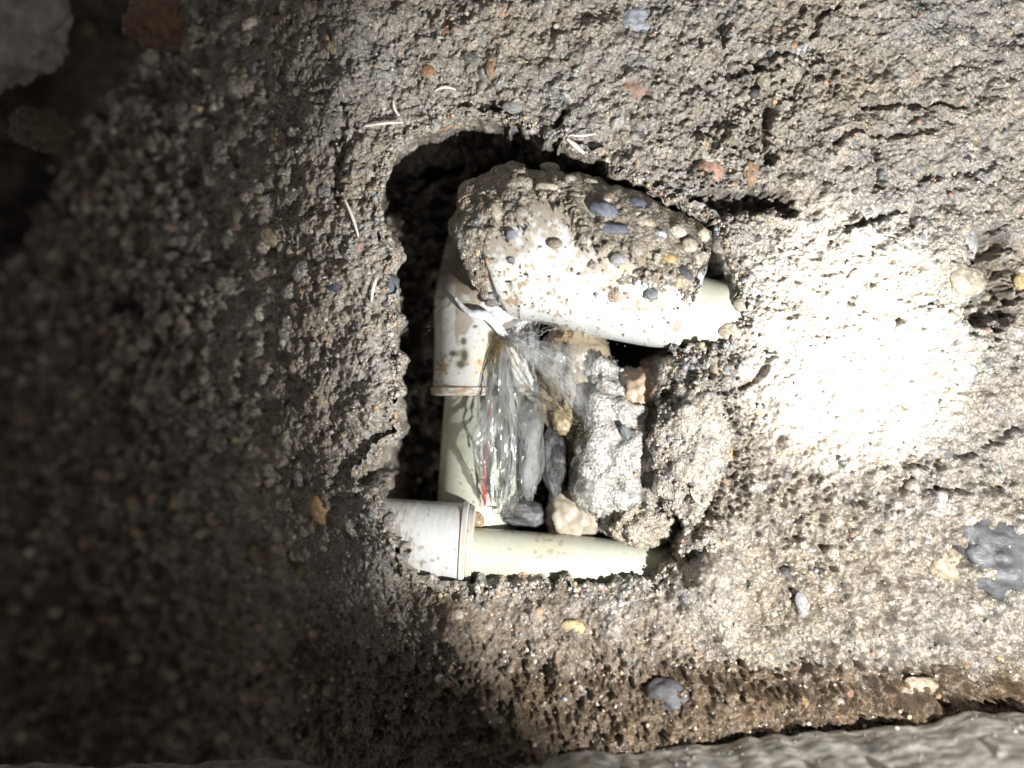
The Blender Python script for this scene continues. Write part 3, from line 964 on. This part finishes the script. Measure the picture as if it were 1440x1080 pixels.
o = lump('concrete_lump', 905, 735, 55, 48, 34, 50, -8, (.33, .29, .23), M_wall, 16, .25, 1.8, .06, spread=.2, sub=5, grit=.1)
tag(o, 'crumbly brown mortar heap resting on the level pipe', 'mortar')
o = lump('concrete_lump', 992, 776, 26, 46, 44, 62, 10, (.25, .225, .19), M_wall, 33, .22, 1.8, .05, spread=.25, sub=5, grit=.08)  # added mass, put here to shade and bury the pipe end
tag(o, 'crumbly grey-brown concrete knob added to bury and shade the right end of the level pipe', 'concrete')
bk = lump('mortar_backing', 808, 545, 112, 62, 118, 52, 4, (.27, .225, .16), M_smooth, 7, .12, 1.2, .02, spread=.08)
tag(bk, 'smooth wet beige mortar at the back of the hole behind the water', 'mortar')
o = lump('mortar_lump', 805, 725, 90, 40, 46, 40, 20, (.33, .29, .23), M_smooth, 8, .22, 1.4, .03, sub=5)
tag(o, 'smooth beige mortar lump just above the level pipe', 'mortar')



def grit_on(o, n, rmin=1.4, rmax=5, bright=1.0):
    vs = [v for v in o.data.vertices if v.normal.y < 0.3]
    it = []
    for _ in range(n):
        v = random.choice(vs); r_ = min(rmin * (1 - random.random()) ** (-1 / 2.8), rmax)
        it.append((np.array((v.co + v.normal * r_ * S * random.uniform(-.3, .5))[:]), r_ * S, pal[rng.choice(len(pal), p=pw)] * random.uniform(.8, 1.25) * bright))
    g = bpy.data.objects.new('grit', grit_mesh('grit', it)); g.data.materials.append(M_grit)
    col.objects.link(g); g.parent = o; g['kind'] = 'stuff'


grit_on(rl, 900)
for o in list(bpy.data.objects):
    if o.get('label', '').startswith('crumbly') and o.get('category') != 'stone': grit_on(o, 300)
grit_on(ml, 120, bright=1.2)
for k, (a, b, d, w_, h_, an_, c, lab) in enumerate([
        (730, 722, 85, 42, 22, 0, (.045, .045, .047), 'black stone lying behind the level pipe under the upright pipe'),
        (748, 620, 80, 19, 78, 3, (.115, .117, .12), 'long grey stone standing beside the upright pipe, wet with spray'),
        (780, 650, 66, 19, 50, -4, (.035, .035, .038), 'black upright stone in the gap left of the white mortar'),
        (790, 590, 66, 16, 22, 0, (.24, .19, .10), 'mustard yellow stone deep in the hole'),
        (789, 470, 66, 18, 14, 20, (.26, .17, .09), 'brown pebble wedged under the white elbow'),
        (880, 608, 8, 7, 12, -30, (.11, .12, .135), 'small blue-grey stone pressed in the white mortar'),
        (668, 733, 60, 16, 14, 0, (.24, .17, .10), 'brown pebble behind the coupling rim'),
]):
    o = link('stone', stone_mesh('stone', 600 + k, 4, 10, .7, (1, .8, 1), .07))
    o.data.materials[0] = M_wetstone
    put(o, P(a, b, d), (w_ * S * 1.1, min(w_, h_) * S, h_ * S * 1.1), (0, math.radians(an_), 0))
    o.color = (*c, 1)
    tag(o, lab, 'stone', 'stones inside the hole')

# ------------------------------------------------------------------ water
def water_mat(name, milky, streak_scale, stretch=(1, 1, 1)):
    m = bpy.data.materials.new(name); m.use_nodes = True
    nt = m.node_tree; n, l = nt.nodes, nt.links
    for x in list(n): n.remove(x)
    out = n.new('ShaderNodeOutputMaterial')
    tr = n.new('ShaderNodeBsdfTransparent'); tr.inputs[0].default_value = (.97, .98, .98, 1)
    df = n.new('ShaderNodeBsdfTranslucent'); df.inputs[0].default_value = (.8, .82, .84, 1)
    d2 = n.new('ShaderNodeBsdfDiffuse'); d2.inputs[0].default_value = (.8, .82, .84, 1)
    gl = n.new('ShaderNodeBsdfGlossy'); gl.inputs['Roughness'].default_value = .08
    fr = n.new('ShaderNodeFresnel'); fr.inputs[0].default_value = 1.45
    at = n.new('ShaderNodeAttribute'); at.attribute_name = 'Col'
    a0 = n.new('ShaderNodeAddShader'); mixd = n.new('ShaderNodeMixShader'); mixd.inputs[0].default_value = .5
    l.new(df.outputs[0], mixd.inputs[1]); l.new(d2.outputs[0], mixd.inputs[2])
    mm = n.new('ShaderNodeMath'); mm.operation = 'MULTIPLY'; mm.inputs[1].default_value = milky
    l.new(at.outputs['Fac'], mm.inputs[0])
    m1 = n.new('ShaderNodeMixShader'); l.new(mm.outputs[0], m1.inputs[0])
    l.new(tr.outputs[0], m1.inputs[1]); l.new(mixd.outputs[0], m1.inputs[2])
    m2 = n.new('ShaderNodeMixShader'); l.new(fr.outputs[0], m2.inputs[0])
    l.new(m1.outputs[0], m2.inputs[1]); l.new(gl.outputs[0], m2.inputs[2])
    l.new(m2.outputs[0], out.inputs['Surface'])
    tc = n.new('ShaderNodeTexCoord'); mp = n.new('ShaderNodeMapping'); mp.inputs['Scale'].default_value = stretch
    tn = n.new('ShaderNodeTexNoise'); tn.inputs['Scale'].default_value = streak_scale; tn.inputs['Detail'].default_value = 3
    bp = n.new('ShaderNodeBump'); bp.inputs['Strength'].default_value = .8; bp.inputs['Distance'].default_value = .001
    l.new(tc.outputs['Object'], mp.inputs[0]); l.new(mp.outputs[0], tn.inputs['Vector']); l.new(tn.outputs['Fac'], bp.inputs['Height'])
    l.new(bp.outputs[0], gl.inputs['Normal']); l.new(bp.outputs[0], fr.inputs['Normal'])
    return m


M_film = water_mat('water_film', 0.8, 420, (1, 1, .3))
M_clear = bpy.data.materials.new('clear_water'); M_clear.use_nodes = True
b_ = M_clear.node_tree.nodes['Principled BSDF']
_n, _l = M_clear.node_tree.nodes, M_clear.node_tree.links
_t = _n.new('ShaderNodeBsdfTransparent'); _m = _n.new('ShaderNodeMixShader'); _m.inputs[0].default_value = .45
_l.new(_t.outputs[0], _m.inputs[1]); _l.new(b_.outputs[0], _m.inputs[2]); _l.new(_m.outputs[0], _n['Material Output'].inputs['Surface'])
b_.inputs['Base Color'].default_value = (.97, .98, .99, 1); b_.inputs['Transmission Weight'].default_value = 1
b_.inputs['IOR'].default_value = 1.33; b_.inputs['Roughness'].default_value = .03

ws = empty('water_spray', P(712, 478, 20))
tag(ws, 'clear water spraying in a fan and streaming down from the leaking elbow', 'water')


def sheet(name, edge_a, edge_b, n, m, seed, ripple, thick, milk, parent):
    """a film between two edge curves, with streaks along the flow; closed shell of real thickness"""
    A = catmull(np.array([P(*e)[:] for e in edge_a]), n); B_ = catmull(np.array([P(*e)[:] for e in edge_b]), n)
    t = np.linspace(0, 1, m)[None, :, None]
    V = A[:, None, :] * (1 - t) + B_[:, None, :] * t
    rn = np.random.default_rng(seed)
    st = fnoise((1, 4 * m), 40, .8, seed, hi=12)[0, :m]
    flow = fnoise((n * 2, m * 2), 44, 1.3, seed + 1, hi=7)[:n, :m]
    st2 = 0.14 * st[None, :] + 0.6 * flow
    s = np.linspace(0, 1, n)[:, None]
    V[..., 1] -= (st2 * ripple * np.clip(s * 1.6, 0, 1)) * S
    env = np.sin(np.linspace(0.02, .98, m) * np.pi)[None, :] ** .5 * np.clip(s * 8, 0, 1) * np.clip((1 - s) * 4, 0, 1)
    mk = np.clip((0.55 + 0.2 * st2) * env, 0.02, 1) * milk
    W = V.copy(); W[..., 1] += thick * S
    VV = np.vstack([V.reshape(-1, 3), W.reshape(-1, 3)])
    F = grid_faces(n, m); F2 = F[:, ::-1] + n * m
    e = []
    idx = np.arange(n * m).reshape(n, m)
    loop = np.concatenate([idx[0, :], idx[1:, -1], idx[-1, -2::-1], idx[-2:0:-1, 0]])
    l2 = np.roll(loop, -1)
    F3 = np.stack([l2, loop, loop + n * m, l2 + n * m], -1)
    c = np.concatenate([mk.ravel(), mk.ravel()])[:, None] * np.ones((1, 3))
    return link(name, np_mesh(name, VV, np.vstack([F, F2, F3]), c), M_film, parent)


# upper fan
sheet('water_film', [(708, 476, 22), (750, 478, 10), (800, 484, 4), (838, 490, 0)], [(708, 480, 22), (745, 510, 12), (790, 560, 6), (838, 612, 0)], 90, 90, 901, 1.8, 2.5, .62, ws)
# falling curtain
sheet('water_film', [(702, 478, 26), (686, 540, 22), (664, 620, 24), (684, 690, 30), (690, 722, 36)], [(722, 480, 24), (738, 540, 20), (742, 620, 22), (732, 690, 28), (722, 724, 34)], 120, 70, 911, 3.5, 2.5, .34, ws)
# second, narrower curtain nearer the lens
sheet('water_film', [(706, 480, 14), (700, 540, 8), (704, 620, 8), (700, 690, 18)], [(716, 480, 14), (724, 540, 8), (728, 620, 8), (716, 712, 18)], 100, 40, 921, 3, 2.0, .36, ws)
# edge strand of the fan
def strand(ctrl, seed, n=120, m=16, relief=1.2, mat=M_clear):
    p_, d_, r_, _ = sweep(ctrl, n, m)
    rr = r_[:, None] + fnoise((n, m), 40, 1.5, seed, hi=5) * relief * S
    V = (p_[:, None, :] + d_ * rr[..., None])
    return link('water_strand', np_mesh('water_strand', V.reshape(-1, 3), grid_faces(n, m, True)), mat, ws)


strand([(708, 478, 20, 4), (728, 520, 12, 3.5), (760, 560, 8, 3), (800, 588, 4, 2.2), (832, 602, 2, 1)], 931, relief=.6)
strand([(706, 476, 22, 5), (722, 500, 12, 8), (732, 540, 8, 10), (744, 580, 8, 17), (750, 630, 14, 18), (746, 670, 22, 15), (738, 700, 30, 10)], 932, 160, 48, 1.5)
strand([(707, 478, 20, 4), (708, 530, 10, 5), (716, 600, 8, 5), (718, 660, 12, 5), (708, 705, 24, 3)], 933, relief=1.3)
strand([(690, 600, 22, 2), (668, 630, 24, 3), (676, 675, 28, 3), (690, 710, 34, 2)], 934, relief=.7)
strand([(716, 473, 20, 5), (750, 470, 14, 4), (775, 461, 10, 3), (800, 462, 10, 1.5)], 935, relief=.9)

# droplets
bm = bmesh.new(); bmesh.ops.create_icosphere(bm, subdivisions=2, radius=1)
bv = np.array([v.co[:] for v in bm.verts]); bm.verts.index_update(); bf = np.array([[v.index for v in f.verts] for f in bm.faces]); bm.free()
dp = []
for (cx, cy, sx, sy, d, num) in ((805, 492, 26, 9, 0, 170), (770, 488, 26, 9, 6, 80), (818, 600, 20, 11, -4, 110), (780, 575, 24, 10, 2, 70), (800, 545, 26, 30, 0, 70), (708, 700, 16, 14, 16, 50), (730, 545, 8, 26, 0, 30), (744, 620, 8, 50, -8, 40),
                                 (604, 464, 3, 5, 30, 9), (825, 600, 8, 30, 0, 20), (690, 640, 20, 50, 10, 20)):
    for _ in range(num):
        dp.append((P(random.gauss(cx, sx), random.gauss(cy, sy), d + random.uniform(-8, 8)), random.uniform(.5, 1.5) * S))
Vd = np.concatenate([bv * r_ + np.array(p_[:]) for p_, r_ in dp]); Fd = np.concatenate([bf + i * len(bv) for i in range(len(dp))])
dr = link('droplets', np_mesh('droplets', Vd, Fd), M_clear, ws); dr['kind'] = 'stuff'

for k, (a, b, d, r_, lab) in enumerate([(822, 688, -8, 17, 'clear water drop hanging at the lower left of the white mortar'),
                                      (812, 652, 10, 11, 'smaller water drop just above the hanging clear drop')]):
    me = stone_mesh('water_drop', 950 + k, 4, 6, .15, (1, .9, 1.05), .05); me.materials.clear(); me.materials.append(M_clear)
    o = link('water_drop', me); put(o, P(a, b, d), r_ * S, (0, 0, 0))
    tag(o, lab, 'water drop', 'water drops on the mortar')

# ------------------------------------------------------------------ pale slivers stuck to the wall
def sliver(a0, b0, a1, b1, w, bend, lab, c=None):
    n = 14
    V = []; F = []
    hm = max(surf(a0 + (a1 - a0) * q, b0 + (b1 - b0) * q)[2] for q in (0, .25, .5, .75, 1))
    for i in range(n):
        t = i / (n - 1)
        qx_ = a0 + (a1 - a0) * t - (b1 - b0) * bend * math.sin(t * math.pi); qy_ = b0 + (b1 - b0) * t + (a1 - a0) * bend * math.sin(t * math.pi)
        u, v, h = surf((a0 + a1) / 2, (b0 + b1) / 2)
        h2 = hm + 3
        kk = 1 - h2 / D
        ww = w * (0.45 + 0.55 * math.sin(math.pi * min(max(t, .08), .92)))
        c_ = Vector(((qx_ - 720) * kk * S, -h2 * S, (540 - qy_) * kk * S))
        T = Vector((a1 - a0, 0, -(b1 - b0))).normalized(); N = Vector((-T.z, 0, T.x))
        for s_, dd in ((-1, 0), (-.4, -.7), (.5, -.6), (1, 0), (0, .6)):
            V.append(c_ + N * s_ * ww * S + Vector((0, dd * ww * S, 0)))
        if i:
            for j in range(5): F.append(((i - 1) * 5 + j, (i - 1) * 5 + (j + 1) % 5, i * 5 + (j + 1) % 5, i * 5 + j))
    F += [(4, 3, 2, 1, 0), tuple((n - 1) * 5 + j for j in range(5))]
    me = bpy.data.meshes.new('sliver'); me.from_pydata(V, [], F)
    me.polygons.foreach_set('use_smooth', np.ones(len(me.polygons), bool))
    o = link('sliver', me, M_straw)
    tag(o, lab, 'sliver', 'pale slivers stuck to the wall')


sliver(504, 333, 484, 279, 2.6, .03, 'longest pale sliver, nearly upright, left of the dark hole')
sliver(511, 178, 566, 172, 2.6, -.03, 'level pale sliver above the top left corner of the hole')
sliver(553, 141, 561, 163, 2.6, .1, 'short upright sliver just above the level one')
sliver(529, 391, 522, 424, 2.6, .04, 'short upright pale sliver beside the dark blue-grey stone')
sliver(797, 195, 822, 216, 4.5, 0, 'thick white chip on the top right rim of the hole')
sliver(612, 127, 641, 126, 2.6, -.14, 'small curved pale sliver over a dark chip above the hole')
sliver(800, 190, 838, 188, 2, .04, 'thin tan sliver behind the thick white chip')
sliver(971, 690, 992, 712, 2, .12, 'faint white sliver in the dark crevice right of the grey lump')

# ------------------------------------------------------------------ near things at the edges
fl_n = (90, 420)
u_ = np.linspace(-150, 1900, fl_n[1])[None, :]; t_ = np.linspace(0, 1, fl_n[0])[:, None]
dep = -40 - 300 * t_
zz = -(502 - 64 * sstep(600, 1440, u_)) + np.zeros_like(t_) + fnoise(fl_n, 40, 1.8, 990) * 0.9 + fnoise((1, 1024), 90, 1.2, 995)[:, :420] * 4.5 + fnoise(fl_n, 9, .8, 991) * .25 - 26 * (1 - sstep(0, .16, t_)) - 60 * sstep(.93, 1, t_) - 34 * t_
Vf = np.stack([(u_ - 720) * S + 0 * t_, (dep + 0 * u_) * S, zz * S], -1)
cf = np.array([.235, .23, .21])[None, None] * (1 + .25 * fnoise(fl_n, 24, 1.2, 992) + .12 * fnoise(fl_n, 5, .4, 993))[..., None]
ledge = link('ledge', np_mesh('ledge', Vf.reshape(-1, 3), grid_faces(*fl_n)[:, ::-1], np.clip(cf, .03, .8).reshape(-1, 3)), M_ledge)
grit_on(ledge, 700, 1.2, 4, .6)
tag(ledge, 'blurred wet grey cement ledge along the bottom', kind='structure')
for k in range(9):
    o = link('stone', small_stones[k % 10], None, ledge)
    q = random.uniform(560, 1450); t = random.uniform(.15, .8)
    j = int((q + 150) / 2050 * (fl_n[1] - 1)); i = int(t * (fl_n[0] - 1))
    put(o, Vector(Vf[i, j].tolist()), random.uniform(5, 13) * S)
    o.color = (*(pal[random.choice([4, 2, 0, 3, 3])] * .6), 1)

for a, b, d, rx, ry, c, lab, nm in [
        (22, 40, -190, 74, 88, (.22, .215, .20), 'big blurred grey rock in the top left corner', 'rock'),
        (218, 26, -120, 46, 40, (.13, .075, .045), 'blurred brown stone at the top, left of the mortar edge', 'stone'),
        (58, 180, -150, 46, 32, (.065, .042, .028), 'dark brown blurred stone below the corner rock', 'stone')]:
    o = link(nm, stone_mesh(nm, 700 + int(a), 5, 7, .85, (1, .9, 1), .14))
    kk = (D + d) / D
    put(o, P(a, b, d), (rx * kk * S, min(rx, ry) * .9 * kk * S, ry * kk * S), (0, .1, 0)); o.color = (*c, 1)
    tag(o, lab, nm)
